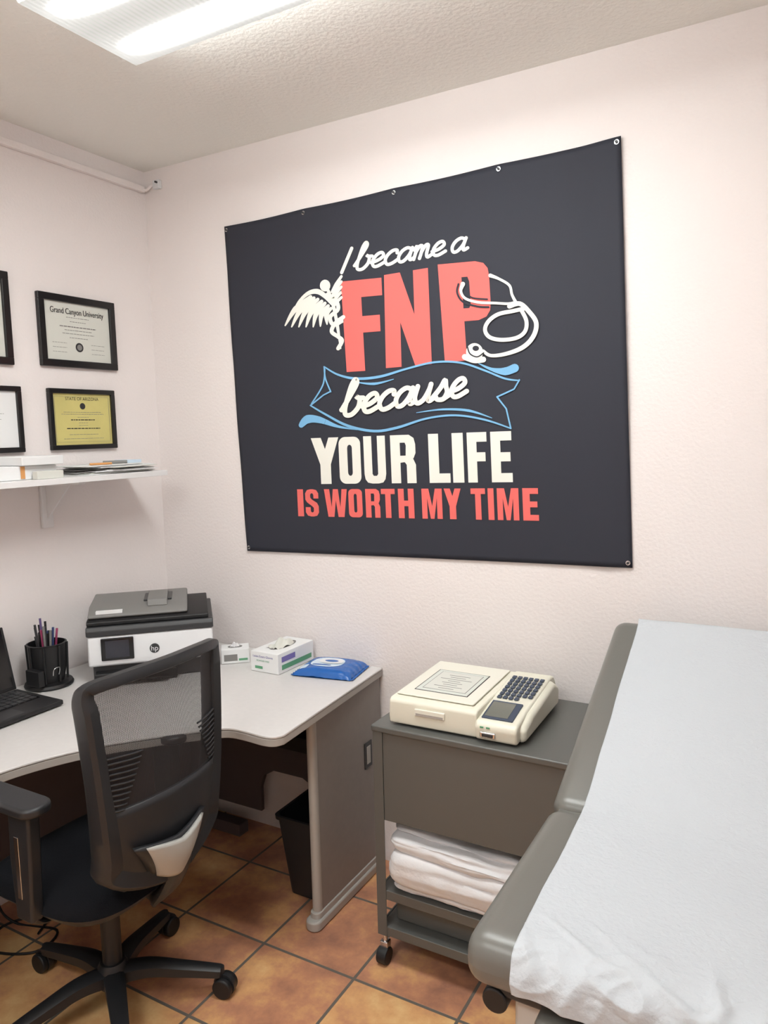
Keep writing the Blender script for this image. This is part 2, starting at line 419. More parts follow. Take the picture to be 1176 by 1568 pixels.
SC={
'a':([[(.88,.85),(.55,1.0),(.2,.8),(.05,.4),(.2,.03),(.5,.05),(.8,.45),(.92,.95)],[(.92,.95),(.85,.4),(.92,.04),(1.2,.15)]],1.12),
'b':([[(-.1,.35),(.25,1.1),(.5,1.75),(.38,2.0),(.22,1.7),(.12,1.0),(.08,.4),(.2,.03),(.55,.0),(.85,.35),(.85,.8),(.62,1.0),(.75,.9),(1.05,.85)]],1.08),
'e':([[(.0,.35),(.45,.45),(.78,.72),(.62,1.0),(.3,.9),(.08,.5),(.2,.08),(.5,0),(.98,.22)]],.95),
'c':([[(.8,.75),(.75,.97),(.45,.98),(.15,.72),(.05,.35),(.25,.0),(.6,.02),(.98,.25)]],.93),
'm':([[(.0,.7),(.12,1),(.12,.5),(.08,0)],[(.1,.45),(.3,.92),(.5,.92),(.52,.4),(.48,0)],[(.52,.45),(.72,.92),(.93,.92),(.93,.3),(1.05,.0),(1.32,.15)]],1.3),
'u':([[(.08,.98),(.02,.35),(.22,.0),(.55,.15),(.78,.65),(.84,.98)],[(.84,.98),(.78,.3),(.88,.02),(1.15,.15)]],1.12),
's':([[(-.1,.1),(.3,.65),(.5,1.08),(.62,.7),(.75,.35),(.6,.0),(.25,.02),(.12,.2)],[(.6,.0),(.95,.2)]],.92),
'I':([[(.55,1.75),(.2,0)]],.72),' ':([],.42)}
def script(s,o,adv,up,w):
    """o origin px, adv px vector per unit, up px vector per unit"""
    out=[];x=0;O=Vector(o);A=Vector(adv);U=Vector(up)
    for ch in s:
        st,ad=SC[ch]
        for P in st: out+=stroke([tuple(O+A*(x+px)+U*py) for px,py in P],w)
        x+=ad
    return out
art("print_script_top",script("I became a",(521,419),(21.6,-3.9),(4.5,-20.5),5.0),M_cream_print,0)
art("print_script_mid",script("because",(527,637),(26.6,-4.5),(5,-27),7.3),M_cream_print,2)
# stethoscope
st=[]
st+=stroke([(711,436),(708,447),(715,458),(735,464),(760,465),(780,466),(792,464)],[7,4,4,4,4,4,5])
st+=stroke([(753,423),(766,428),(782,438),(786,452),(792,464)],[6,4,4,4,5])
st+=stroke([(782,470),(798,466),(812,478),(823,495),(819,515),(803,532),(778,542),(754,545),(742,538)],[7,7,7,7,7,7,6,5,5])
st+=stroke([(806,473),(788,477),(765,482),(750,493),(745,506),(752,517),(770,521),(793,518),(806,508),(808,492),(800,475)],6)
st+=[[(729+13*math.cos(a*PI/12),540+14*math.sin(a*PI/12)) for a in range(24)]]
st+=stroke([(714,547),(728,552),(742,551)],9)
art("print_stethoscope",st,M_cream_print,2)
art("print_stethoscope_ring",stroke([(718,530),(722,542),(733,547),(743,541)],2)+[[(731+5*math.cos(a*PI/8),534+4*math.sin(a*PI/8)) for a in range(16)]],M_fabric,3)
art("print_stethoscope_outline",stroke([(704,436),(702,449),(711,463),(733,470),(750,471)],3)+stroke([(716,450),(726,457),(748,459)],2.5),M_fabric,1)
# caduceus
cd=[]
cd+=[[(500+8*math.cos(a*PI/9),438+9*math.sin(a*PI/9)) for a in range(18)]]
tips=[(439,499),(449,501),(460,501),(471,501),(482,501),(493,500),(503,497)]
roots=[(478,455),(483,457),(489,459),(495,462),(500,465),(505,469),(509,473)]
for (a,b),(c,d) in zip(roots,tips):
    cd+=stroke([(a,b),((a+c)/2-4,(b+d)/2-3),(c,d)],[5,8.2,2.0])
cd+=stroke([(450,480),(460,463),(474,450),(488,447),(500,454),(511,466)],[1,4,6,8,7,5])
cd+=stroke([(505,446),(513,470),(519,500),(524,534)],[5,5,5,2])
cd+=stroke([(503,452),(516,460),(520,474),(508,486),(513,498),(526,492)],6)
cd+=stroke([(528,486),(516,495),(510,508),(520,516),(526,522),(520,534)],6)
for i in range(5):
    cd+=stroke([(510+i*.5,448+i*6),(517,436+i*7),(525,424+i*8)],[3,5,4])
art("print_caduceus",cd,M_cream_print,0)
# ribbon
rb=stroke([(499,562),(520,574),(548,580),(584,577),(625,565),(668,555),(708,556),(745,568),(775,580),(797,583)],[2,3,4,4,3,3,3,3,3,2])
rb+=stroke([(797,582),(789,596),(763,608)],2.4,smooth=False)+stroke([(763,608),(777,626),(784,656)],2.4,smooth=False)
rb+=stroke([(784,656),(745,643),(700,636),(655,641),(610,655),(575,660),(535,652),(500,634),(478,621)],[2,3,3,3,4,4,4,3,2])
rb+=stroke([(478,621),(498,605),(508,600)],2.2,smooth=False)+stroke([(499,562),(501,580),(509,600)],2.2)
rb+=stroke([(500,566),(497,590),(480,618)],2.2)
rb+=stroke([(735,557),(755,566),(775,569),(790,564)],[1,5,12,13])
rb+=stroke([(464,651),(474,642),(492,643),(520,653),(550,658)],[8,13,10,4,1])
rb+=stroke([(640,632),(680,627),(720,629),(755,640)],[1,3,4,1])
rb+=stroke([(545,585),(575,588),(605,581)],[1,4,1])
art("print_ribbon",rb,M_blueprint,1)

# ---------------------------------------------------------------- frames on left wall
RL=(PI/2,0,PI/2)
def frame(y0,y1,z0,z1,papermat,kind,bw=.026):
    g=grp("framed_certificate")
    t=.018
    box(g,"frame_top",(.0005,y0,z1-bw),(t,y1,z1),M_frame,bevel=.003)
    box(g,"frame_bottom",(.0005,y0,z0),(t,y1,z0+bw),M_frame,bevel=.003)
    box(g,"frame_side_a",(.0005,y0,z0+bw-.002),(t,y0+bw,z1-bw+.002),M_frame,bevel=.003)
    box(g,"frame_side_b",(.0005,y1-bw,z0+bw-.002),(t,y1,z1-bw+.002),M_frame,bevel=.003)
    box(g,"certificate",(.001,y0+bw-.003,z0+bw-.003),(.008,y1-bw+.003,z1-bw+.003),papermat,bevel=0)
    yc=(y0+y1)/2;h=z1-z0-2*bw;zt=z1-bw;X=.0088
    def L(w,z,th=.0014,m=M_inkl,dy=0):
        # broken into word-like dashes
        y=yc+dy-w/2
        while y<yc+dy+w/2:
            l=random.uniform(.005,.016);e=min(y+l,yc+dy+w/2)
            box(g,"print_line",(X-.0006,y,z-th/2),(X,e,z+th/2),m,bevel=0);y=e+.0028
    if kind=="diploma":
        text(g,"print_title","Grand Canyon University",.030,(X,yc,zt-h*.15),RL,M_ink,sx=.76)
        text(g,"print_title_bold","Grand Canyon University",.030,(X+.0001,yc+.0009,zt-h*.15),RL,M_ink,sx=.76)
        for i,(w,zz) in enumerate([(.10,.25),(.07,.32),(.16,.41),(.12,.47),(.14,.53),(.08,.6)]): L(w,zt-h*zz,.0035 if i in(2,) else .0018)
        cyl(g,"seal",(X-.0005,yc,zt-h*.76),(X+.0003,yc,zt-h*.76),.017,M_ink)
        cyl(g,"seal_inner",(X,yc,zt-h*.76),(X+.0006,yc,zt-h*.76),.011,M_inkl)
        for s in(-1,1):
            for q in range(3): L(.06,zt-h*(.70+.08*q),.0013,M_inkl,s*.085)
    elif kind=="license":
        text(g,"print_title","STATE OF ARIZONA",.0165,(X,yc,zt-h*.1),RL,M_ink)
        cyl(g,"seal",(X-.0005,yc,zt-h*.24),(X+.0003,yc,zt-h*.24),.012,M_ink)
        for w,zz in[(.17,.36),(.19,.4),(.05,.46),(.11,.51),(.04,.57),(.04,.62),(.15,.68),(.13,.8),(.18,.88)]: L(w,zt-h*zz,.0034 if w in(.11,.15) else .0014,M_ink if w in(.11,.15) else M_inkl)
        for a0,a1,b0,b1 in((-.122,.122,.055,.058),(-.122,.122,.942,.945)):
            box(g,"print_border",(X-.0006,yc+a0,zt-h*b1),(X,yc+a1,zt-h*b0),M_inkl,bevel=0)
        for q in(-1,1): box(g,"print_border_side",(X-.0006,yc+q*.122-.0004,zt-h*.945),(X,yc+q*.122+.0004,zt-h*.055),M_inkl,bevel=0)
    else:
        for w,zz in[(.12,.2),(.16,.4),(.14,.5),(.1,.7)]: L(w,zt-h*zz)
frame(-.55,-.21,1.884,2.146,M_cert,"diploma")
frame(-.533,-.236,1.579,1.805,M_yel,"license",bw=.018)
frame(-1.06,-.658,1.878,2.192,M_cert,"x")
frame(-.935,-.641,1.577,1.806,M_paper,"x",bw=.018)

# ---------------------------------------------------------------- shelf
g=grp("wall_shelf")
box(g,"board",(.0005,-1.75,1.470),(.25,-.205,1.490),M_white,bevel=.0015)
for y in(-.57,-1.35):
    prism(g,"bracket_upright",[(y-.022,1.30),(y+.022,1.30),(y+.022,1.469),(y-.022,1.469)],.0005,.014,M_white,axis='x')
    prism(g,"bracket_arm",[(.012,1.453),(.012,1.469),(.21,1.469),(.21,1.460)],y-.014,y+.014,M_white,axis='y')
    prism(g,"bracket_rib",[(.011,1.33),(.011,1.46),(.15,1.46)],y-.003,y+.003,M_white,axis='y')
g=grp("flat_carton",(0,0,1.4905))
box(g,"carton",(.03,-.93,0),(.20,-.66,.045),M_paper,bevel=.003)
box(g,"lid",(.05,-.80,.046),(.22,-.645,.075),M_paper,bevel=.003)
box(g,"label",(.201,-.795,.004),(.2025,-.780,.044),M_orange,bevel=0)
box(g,"sleeve",(.21,-.76,0),(.235,-.66,.026),M_cert,bevel=.002)
g=grp("paper_stack",(0,0,1.4905))
cols=[M_paper,M_cert,M_paper,M_linen,M_paper,M_inkl,M_paper,M_cert,M_paper,M_linen,M_paper]
z=0
for i in range(11):
    w=random.uniform(.16,.2);y0=-.60+random.uniform(0,.14);y1=min(-.235,y0+random.uniform(.24,.36));x1=.21+random.uniform(-.03,.025)
    a=random.uniform(-.12,.12);c=Vector((x1-w/2,(y0+y1)/2,0));M4=Matrix.Translation(c)@Matrix.Rotation(a,4,'Z')@Matrix.Translation(-c)
    t=random.choice((.002,.003,.004))
    box(g,"sheet",(max(.015,x1-w),y0,z),(x1,y1,z+t),cols[i],bevel=0,M4=M4);z+=t+.0003
cyl(g,"marker",(.12,-.40,z+.006),(.17,-.33,z+.006),.006,M_inkl)
cyl(g,"pen",(.17,-.50,z+.004),(.19,-.42,z+.004),.004,M_orange)
box(g,"note_pad",(.10,-.33,z),(.17,-.26,z+.012),M_bluelt,bevel=.001)

# ---------------------------------------------------------------- desk
g=grp("corner_desk")
DZ=.755
curve=[(1.12,-.66),(1.105,-.685),(1.07,-.695),(.99,-.69),(.93,-.70),(.86,-.765),(.77,-.86),(.69,-.96),(.625,-1.08),(.59,-1.20),(.58,-1.35)]
crv=[(p.x,p.y) for p in cr([(a,b,0) for a,b in curve],5)]
outline=[(.005,-.005),(1.075,-.005)]+crv+[(.58,-1.80),(.005,-1.80)]
prism(g,"top",outline,DZ-.008,DZ,M_desk,bevel=.003)
prism(g,"edge_band",[(x-.0015 if x>.3 else x,y) for x,y in outline],DZ-.032,DZ-.0085,M_deskedge,bevel=.003)
# right end panel
box(g,"end_panel",(1.035,-.43,.05),(1.065,-.01,DZ-.033),M_panel,bevel=.003)
cyl(g,"end_panel_nose",(1.05,-.43,.04),(1.05,-.43,DZ-.033),.0165,M_panedge)
prism(g,"foot",[(p[0],p[1]) for p in rrect(1.022,-.475,1.078,-.02,.025)],0,.035,M_panedge,bevel=.008,seg=3)
prism(g,"foot_riser",rrect(1.03,-.455,1.07,-.03,.018),.03,.055,M_panedge,bevel=.004)
box(g,"grommet_plate",(1.064,-.135,.415),(1.069,-.085,.51),M_dgrey,bevel=.002)
box(g,"grommet_slot",(1.068,-.122,.43),(1.0705,-.098,.495),M_panedge,bevel=.001)
# back modesty panel with arched cable opening
pts=[(.04,.10),(.53,.10),(.53,.20),(.55,.255),(.60,.285),(.74,.285),(.79,.26),(.81,.21),(.81,.10),(1.034,.10),(1.034,DZ-.034),(.04,DZ-.034)]
prism(g,"modesty_panel",pts,-.07,-.052,M_modesty,axis='y',bevel=0)
box(g,"wire_tray",(.30,-.17,.44),(1.03,-.071,.50),M_black,bevel=.004)
box(g,"side_modesty",(.05,-1.78,.10),(.066,-.08,DZ-.034),M_modesty,bevel=0)
box(g,"corner_leg",(.06,-.17,.0),(.16,-.075,DZ-.034),M_modesty,bevel=.003)
box(g,"left_end_panel",(.03,-1.79,.0),(.55,-1.76,DZ-.033),M_panel,bevel=.003)
box(g,"stretcher",(.17,-.13,.0),(.46,-.075,.05),M_modesty,bevel=.003)

# ---------------------------------------------------------------- waste bin
g=grp("waste_bin",(.925,-.225,0))
def taper(z,e=0): 
    t=z/.30;return (.066+.026*t-e,.11+.026*t-e)
rings=[]
for z,e in((.0,.01),(.004,.002),(.285,0),(.285,-.007),(.298,-.007),(.298,.003),(.006,.006)):
    w,d=taper(z,e);rings.append([(x,y,z) for x,y in rrect(-w,-d,w,d,.022)])
k=len(rings[0]);vs=[p for r in rings for p in r]
fs=[(i*k+j,i*k+(j+1)%k,(i+1)*k+(j+1)%k,(i+1)*k+j) for i in range(len(rings)-1) for j in range(k)]+[tuple(range(k)),tuple(range((len(rings)-1)*k,len(rings)*k))]
from_data("bin_body",vs,fs,M_binn,g,ang=50)

# ---------------------------------------------------------------- printer
g=grp("printer",(.235,-.615,DZ+.001),math.atan2(.30,.31))
W=.43
M_adf=mat("adf_grey",srgb(122,120,118),.5,bump=(400,.2,.001))
box(g,"base",(.012,.02,0),(W-.012,.30,.06),M_dgrey,bevel=.006)
box(g,"paper_tray",(.02,-.02,.004),(.30,.05,.04),M_black,bevel=.005)
box(g,"tray_lip",(.03,-.05,.012),(.27,-.018,.02),M_blackgl,bevel=.003)
prism(g,"white_body",[(0.0,.062),(-.004,.09),(.004,.168),(.31,.168),(.31,.055),(.03,.055)],0,W,M_whiteplas,axis='x',bevel=.008,seg=3)
box(g,"screen_bezel",(.045,-.008,.082),(.155,.0,.162),M_blackgl,bevel=.003)
box(g,"screen",(.06,-.0095,.092),(.14,-.0078,.154),mat("screen_glass",srgb(42,44,54),.08),bevel=0)
cyl(g,"logo_disc",(.225,-.0045,.112),(.225,-.0006,.112),.017,M_dgrey,n=28)
text(g,"logo_text","hp",.026,(.225,-.0055,.112),(PI/2,0,0),M_whiteplas)
prism(g,"dark_collar",[(.0,.169),(-.004,.188),(.004,.203),(.31,.212),(.31,.169)],-.003,W+.003,M_dgrey,axis='x',bevel=.004)
prism(g,"scanner_lid",[(.012,.204),(.008,.218),(.02,.224),(.30,.238),(.305,.208)],-.001,W-.012,M_black,axis='x',bevel=.004)
prism(g,"adf_cover",[(.035,.224),(.022,.232),(.03,.240),(.09,.262),(.28,.268),(.295,.232)],.003,W-.085,M_adf,axis='x',bevel=.006)
box(g,"adf_recess",(.19,.10,.262),(.29,.22,.270),M_dgrey,bevel=.003)
prism(g,"adf_input",[(.06,.252),(.07,.275),(.2,.283),(.21,.265)],.205,.275,M_adf,axis='x',bevel=.003)
box(g,"adf_label",(.03,.034,.2405),(.12,.056,.2505),M_paper,bevel=0)

# ---------------------------------------------------------------- pen holder
g=grp("pen_holder",(.097,-.675,DZ+.001))
lathe(g,"base",[(0,0),(.08,0),(.082,.006),(.078,.014),(.05,.018),(0,.018)],(0,0,0),M_black)
lathe(g,"cup",[(.052,.018),(.06,.06),(.064,.15),(.067,.152),(.061,.154),(.056,.05),(0,.03)],(0,0,0),M_black)
for i in range(8):
    a=i*PI/4
    cyl(g,"divider",(.062*math.cos(a),.062*math.sin(a),.02),(.067*math.cos(a),.067*math.sin(a),.15),.004,M_black,n=8)
lathe(g,"centre_tube",[(.025,.02),(.025,.19),(.022,.19),(.022,.03)],(0,0,0),M_black)
box(g,"front_pocket",(-.01,-.082,.02),(.06,-.058,.075),M_black,bevel=.003)
tube(g,"binder_clip",[(.066,-.03,.05),(.074,-.03,.075),(.074,-.008,.075),(.067,-.008,.05)],.0015,M_chrome,k=3)
pc=[M_black,M_black,M_dgrey,mat("pen_pink",srgb(170,70,110),.4),mat("pen_blue",srgb(60,74,120),.4),M_inkl,M_dgrey,M_black,mat("pen_violet",srgb(100,84,130),.4)]
for i in range(15):
    a=random.uniform(0,2*PI);r=random.uniform(.01,.045);x=r*math.cos(a);y=r*math.sin(a)
    l=random.uniform(.18,.245)
    cyl(g,"pen",(x*.6,y*.6,.04),(x*1.25,y*1.25,l),.004,pc[i%9],n=8)

# ---------------------------------------------------------------- laptop
g=grp("laptop",(0,0,DZ+.001))
box(g,"base",(.085,-1.15,.004),(.325,-.79,.02),M_black,bevel=.004)
box(g,"keyboard_deck",(.10,-1.13,.0195),(.235,-.81,.0215),M_blackgl,bevel=.001)
for r in range(5):
    for c in range(14):
        box(g,"key",(.104+r*.026,-1.125+c*.0222,.021),(.104+r*.026+.021,-1.125+c*.0222+.019,.0238),M_dgrey,bevel=.001,seg=1)
box(g,"trackpad",(.245,-1.02,.0195),(.315,-.92,.021),M_dgrey,bevel=.001)
Mh=Matrix.Translation((.082,0,.018))@Matrix.Rotation(math.radians(-14),4,'Y')@Matrix.Translation((-.082,0,-.018))
box(g,"lid",(.076,-1.15,.018),(.084,-.79,.235),M_black,bevel=.003,M4=Mh)
box(g,"display",(.0842,-1.14,.03),(.0848,-.80,.228),M_blackgl,bevel=0,M4=Mh)
# laptop charger / floor cable
g=grp("power_cable")
tube(g,"cord",[(.07,-.95,.40),(.09,-.93,.1),(.14,-.9,.006),(.30,-.86,.006),(.33,-.96,.006),(.2,-1.02,.006),(.12,-.93,.006),(.2,-.82,.006),(.26,-.9,.006)],.004,M_black)

# ---------------------------------------------------------------- boxes on the desk
g=grp("tissue_box",(.505,-.235,DZ+.001),math.atan2(.07,.08))
box(g,"box",(0,0,0),(.105,.075,.055),M_paper,bevel=.002)
box(g,"print_band",(.01,-.0006,.01),(.06,.0,.035),M_inkl,bevel=0)
box(g,"print_band_b",(.065,-.0006,.01),(.098,.0,.018),M_green,bevel=0)
prism(g,"slot",rrect(.025,.022,.08,.053,.015),.0552,.0558,M_inkl,bevel=0)
grid(g,"tissue",lambda s,t:(.035+.035*s,.03+.015*t+.004*math.sin(9*s),.055+.018*math.sin(PI*s)*math.sin(PI*t)+.003*math.sin(14*s+5*t)),10,8,M_linen)
g=grp("glove_box",(.652,-.240,DZ+.001),math.radians(-1))
box(g,"box",(0,0,0),(.128,.215,.075),M_paper,bevel=.002)
box(g,"print_side",(.1282,.02,.012),(.1288,.20,.030),M_green,bevel=0)
box(g,"print_side_b",(.1282,.02,.04),(.1288,.10,.06),M_purple,bevel=0)
text(g,"print_front","Latex Exam Gloves",.012,(.058,-.0008,.058),(PI/2,0,0),M_purple)
text(g,"print_front_b","POWDER FREE",.009,(.058,-.0008,.042),(PI/2,0,0),M_green)
box(g,"print_front_c",(.02,-.0008,.012),(.055,-.0002,.022),M_green,bevel=0)
prism(g,"opening",[(.065+.032*math.cos(a*PI/8),.11+.07*math.sin(a*PI/8)) for a in range(16)],.0752,.0758,M_inkl,bevel=0)
grid(g,"glove",lambda s,t:(.035+.06*s,.05+.11*t,.076+.026*math.sin(PI*s)*math.sin(PI*t)+.006*math.sin(11*s+8*t)),16,16,M_cert)
# wipes pack : soft flat bag with printed label and adhesive flap
g=grp("wipes_pack",(.925,-.122,DZ+.0005),math.radians(10))
PWX,PWY=.220,.175
def pack(s,t):
    x=(s-.5)*PWX;y=(t-.5)*PWY;e=max(0,1-(2*s-1)**4)**.6*max(0,1-(2*t-1)**6)**.5
    cr_=abs(noise.noise(Vector((s*7,t*5,2))))*(1-e)
    return (x,y,.003+.030*e+.002*math.sin(30*t+4*s)*(1-e)*min(1,4*abs(2*s-1))+.006*cr_)
grid(g,"pack_top",pack,50,40,M_blue)
grid(g,"pack_bottom",lambda s,t:((s-.5)*PWX,(t-.5)*PWY,.002),2,2,M_blue)
for s in(-1,1):
    grid(g,"crimped_end",lambda a,t:(s*(PWX/2+.010*a),(t-.5)*PWY*.98,.004+.003*a*math.sin(60*t)),3,24,M_blue)
def onpack(x,y,h): return pack(x/PWX+.5,y/PWY+.5)[2]+h
def patch(nm,cx,cy,rx,ry,h,m,p=2,nu=32,nv=8):
    def f(s,t):
        c=math.cos(2*PI*s);d=math.sin(2*PI*s);q=2/p
        X=cx+rx*t*math.copysign(abs(c)**q,c);Y=cy+ry*t*math.copysign(abs(d)**q,d)
        return (X,Y,onpack(X,Y,h))
    grid(g,nm,f,nu,nv,m)
patch("label",-.01,.0,.062,.050,.0008,M_bluelt,2.6)
patch("label_print",-.02,-.034,.036,.006,.0014,M_blue,4)
patch("print_corner",-.082,-.050,.015,.018,.0008,M_bluelt,4)
patch("flap",.002,.008,.046,.028,.0030,M_whiteplas,2.4)
patch("flap_print",.002,.008,.026,.012,.0036,M_blue,2)

# ---------------------------------------------------------------- cart
g=grp("utility_cart")
x0,x1,y0,y1=1.315,1.925,-.49,-.05
box(g,"top",(x0-.004,y0-.004,.738),(x1+.004,y1+.004,.758),M_cart,bevel=.005)
box(g,"apron_front",(x0+.03,y0+.004,.465),(x1-.03,y0+.014,.740),M_cart,bevel=.003)
box(g,"apron_left",(x0+.004,y0+.02,.465),(x0+.014,y1-.02,.740),M_cart,bevel=.002)
box(g,"apron_right",(x1-.014,y0+.02,.465),(x1-.004,y1-.02,.740),M_cart,bevel=.002)
box(g,"apron_back",(x0+.03,y1-.014,.465),(x1-.03,y1-.004,.740),M_cart,bevel=.002)
box(g,"drawer_floor",(x0+.01,y0+.01,.462),(x1-.01,y1-.01,.470),M_cart,bevel=.001)
for cx in(x0,x1):
    for cy in(y0,y1):
        sx=1 if cx==x0 else -1;sy=1 if cy==y0 else -1
        pts=[(cx,cy),(cx+sx*.032,cy),(cx+sx*.032,cy+sy*.003),(cx+sx*.003,cy+sy*.003),(cx+sx*.003,cy+sy*.032),(cx,cy+sy*.032)]
        prism(g,"leg",pts,.095,.739,M_cart,bevel=.0008)
        px,py=cx+sx*.016,cy+sy*.016
        cyl(g,"caster_stem",(px,py,.065),(px,py,.12),.008,M_chrome)
        box(g,"caster_fork",(px-.013,py-.012,.03),(px+.013,py+.014,.07),M_chrome,bevel=.003)
        cyl(g,"caster_wheel",(px-.0165,py-.008,.026),(px+.0165,py-.008,.026),.026,M_black,bevel=.003)
for zz in(.235,.118):
    box(g,"shelf",(x0+.005,y0+.006,zz),(x1-.005,y1-.006,zz+.006),M_cart,bevel=.001)
    box(g,"shelf_lip",(x0+.028,y0+.002,zz-.022),(x1-.028,y0+.008,zz+.008),M_cart,bevel=.002)
    for xx in(x0+.002,x1-.008): box(g,"shelf_side_lip",(xx,y0+.03,zz-.02),(xx+.006,y1-.03,zz+.008),M_cart,bevel=.001)
box(g,"back_panel",(x0+.03,y1-.012,.12),(x1-.03,y1-.006,.47),M_cart,bevel=.001)
box(g,"lower_bin",(x0+.04,y0+.05,.125),(x1-.06,y1-.03,.21),M_cart,bevel=.004)
# soft folded pads stacked in cart
g=grp("linen_pad_stack")
zb=.243
for i,(th,off,wd) in enumerate([(.032,-.004,.515),(.098,-.028,.525),(.052,-.012,.51),(.020,.020,.49)]):
    xa=x0+.034+random.uniform(0,.006);xb=xa+wd;ya=y0+.016+off;yb=y1-.03
    per=rrect(xa,ya,xb,yb,.045,8)
    dens=[]
    for j in range(len(per)):
        a=Vector(per[j]);b=Vector(per[(j+1)%len(per)]);m_=max(1,int((b-a).length/.012))
        for q in range(m_): dens.append(tuple(a.lerp(b,q/m_)))
    per=dens;cx,cy=(xa+xb)/2,(ya+yb)/2
    rings=[];NR=14
    secs=[(-.12,.03,1),(-.03,.03,1)]+[(-.030*(1-math.sin(PI*q/NR)**.6),q/NR,1) for q in range(1,NR)]+[(-.035,1,1),(-.07,1,1),(-.11,1,1)]
    for ins,zz,_ in secs:
        r=[]
        for j,(px,py) in enumerate(per):
            fold=abs(noise.noise(Vector((px*5+zz*3,py*5,i*3.1+zz*5*th/.05))))
            nz=.012*noise.noise(Vector((px*7,py*7,i*3.1)))-.016*fold+.004*noise.noise(Vector((px*28,py*20,i*5.1+zz*3)))
            dx,dy=(px-cx),(py-cy);L=math.hypot(dx,dy);q=(ins+nz)
            sag=((px-xa)/wd);sagz=(-.016*sag*(i/3)-.008*math.sin(PI*sag)*(i/3))
            r.append((px+dx/L*q,py+dy/L*q*.8,zb+th*zz+sagz+(.010*noise.noise(Vector((px*9,py*9,i*2+zz*2))) if (i>0 or zz>.3) else 0)))
        rings.append(r)
    k=len(per);vs=[p for r in rings for p in r];nr=len(rings)
    fs=[(a*k+b,a*k+(b+1)%k,(a+1)*k+(b+1)%k,(a+1)*k+b) for a in range(nr-1) for b in range(k)]+[tuple(range(k)),tuple(range((nr-1)*k,nr*k))]
    from_data("pad",vs,fs,M_linen,g,ang=75)
    zb+=th*.97

# ---------------------------------------------------------------- ECG machine
g=grp("ecg_machine",(1.36,-.465,.7585),math.radians(1.0))
for p in((.03,.03),(.37,.03),(.03,.32),(.37,.32)): cyl(g,"rubber_foot",(p[0],p[1],0),(p[0],p[1],.006),.012,M_black)
prism(g,"main_body",[(0,.006),(-.003,.03),(0,.074),(.012,.082),(.355,.088),(.365,.078),(.365,.006)],0,.275,M_cream,axis='x',bevel=.006,seg=3)
prism(g,"console",[(-.008,.006),(-.014,.045),(-.003,.060),(.08,.074),(.30,.100),(.345,.096),(.37,.072),(.37,.006)],.272,.395,M_cream,axis='x',bevel=.012,seg=4)
prism(g,"console_cheek",[(.012,.006),(.012,.048),(.08,.068),(.30,.092),(.35,.066),(.35,.006)],.37,.412,M_cream,axis='x',bevel=.016,seg=4)
Ms=Matrix.Rotation(math.atan2(.006,.343),4,'X')
box(g,"lid",(.012,.03,.0845),(.255,.345,.0885),M_cream2,bevel=.003,M4=Ms)
box(g,"label_border",(.048,.075,.0886),(.218,.265,.0892),M_ink,bevel=0,M4=Ms)
box(g,"label_card",(.051,.078,.0890),(.215,.262,.0896),mat("card",srgb(208,212,204),.4),bevel=0,M4=Ms)
box(g,"label_frame",(.065,.095,.0892),(.203,.250,.0899),M_inkl,bevel=0,M4=Ms)
box(g,"label_inner",(.067,.097,.0894),(.201,.248,.0902),M_cert,bevel=0,M4=Ms)
for i in range(8):
    w=random.uniform(.04,.11);yy=.11+i*.016
    box(g,"label_line",(.134-w/2,yy,.0900),(.134+w/2,yy+.003,.0905),M_inkl,bevel=0,M4=Ms)
box(g,"latch",(.085,-.0065,.04),(.18,.0,.062),M_cream2,bevel=.003)
box(g,"latch_slot",(.09,-.0072,.043),(.175,-.0055,.05),M_deskedge,bevel=0)
box(g,"side_groove",(-.0035,.02,.03),(.276,.03,.032),M_deskedge,bevel=0)
box(g,"port",(.290,-.018,.018),(.335,-.009,.034),M_chrome,bevel=.003)
box(g,"port_core",(.296,-.020,.021),(.329,-.016,.031),M_dgrey,bevel=.002)
for i in range(2): box(g,"indicator",(.290+.018*i,-.0150,.044),(.300+.018*i,-.0125,.048),M_green,bevel=0)
Mk=Matrix.Translation((0,.08,.0745))@Matrix.Rotation(math.atan2(.026,.22),4,'X')
Ml=Matrix.Translation((0,.062,.0728))@Matrix.Rotation(math.atan2(.014,.083),4,'X')
box(g,"lcd_bezel",(.285,-.052,-.0145),(.375,.045,.0025),M_keys,bevel=.002,M4=Ml)
box(g,"lcd",(.291,-.044,.0026),(.358,.036,.0032),M_lcd,bevel=0,M4=Ml)
for r in range(7):
    for c in range(6):
        if r in(0,) and c>3: continue
        xx=.288+c*.0172;yy=.048+r*.0228
        box(g,"key",(xx,yy,.001),(xx+.0125,yy+.0155,.005),M_keys,bevel=.001,seg=1,M4=Mk)

# ---------------------------------------------------------------- office chair (faces the left wall)
ch=grp("office_chair",(.73,-.99,0))
# star base
for i in range(5):
    a=math.radians(36+72*i);c,s=math.cos(a),math.sin(a)
    pts=[(.02*c,.02*s,.105),(.10*c,.10*s,.112),(.2*c,.2*s,.095),(.30*c,.30*s,.075)]
    sweep(ch,"base_leg",cr(pts,5),[(.026,-.02),(.026,.008),(.014,.016),(-.014,.016),(-.026,.008),(-.026,-.02)],M_chairpl,scales=[1.15-.45*j/15 for j in range(16)])
    b=a+random.uniform(-.7,.7);p=Vector((.30*c,.30*s,0));d=Vector((math.cos(b),math.sin(b),0));n=Vector((-d.y,d.x,0));q=p+d*.012
    cyl(ch,"caster_stem",p+Vector((0,0,.045)),p+Vector((0,0,.085)),.011,M_chairpl,n=12)
    for sg in(-1,1):
        cyl(ch,"caster_wheel",q+n*sg*.006+Vector((0,0,.03)),q+n*sg*.026+Vector((0,0,.03)),.03,M_black,bevel=.006)
    cyl(ch,"caster_hood",q-n*.007+Vector((0,0,.033)),q+n*.007+Vector((0,0,.033)),.033,M_chairpl)
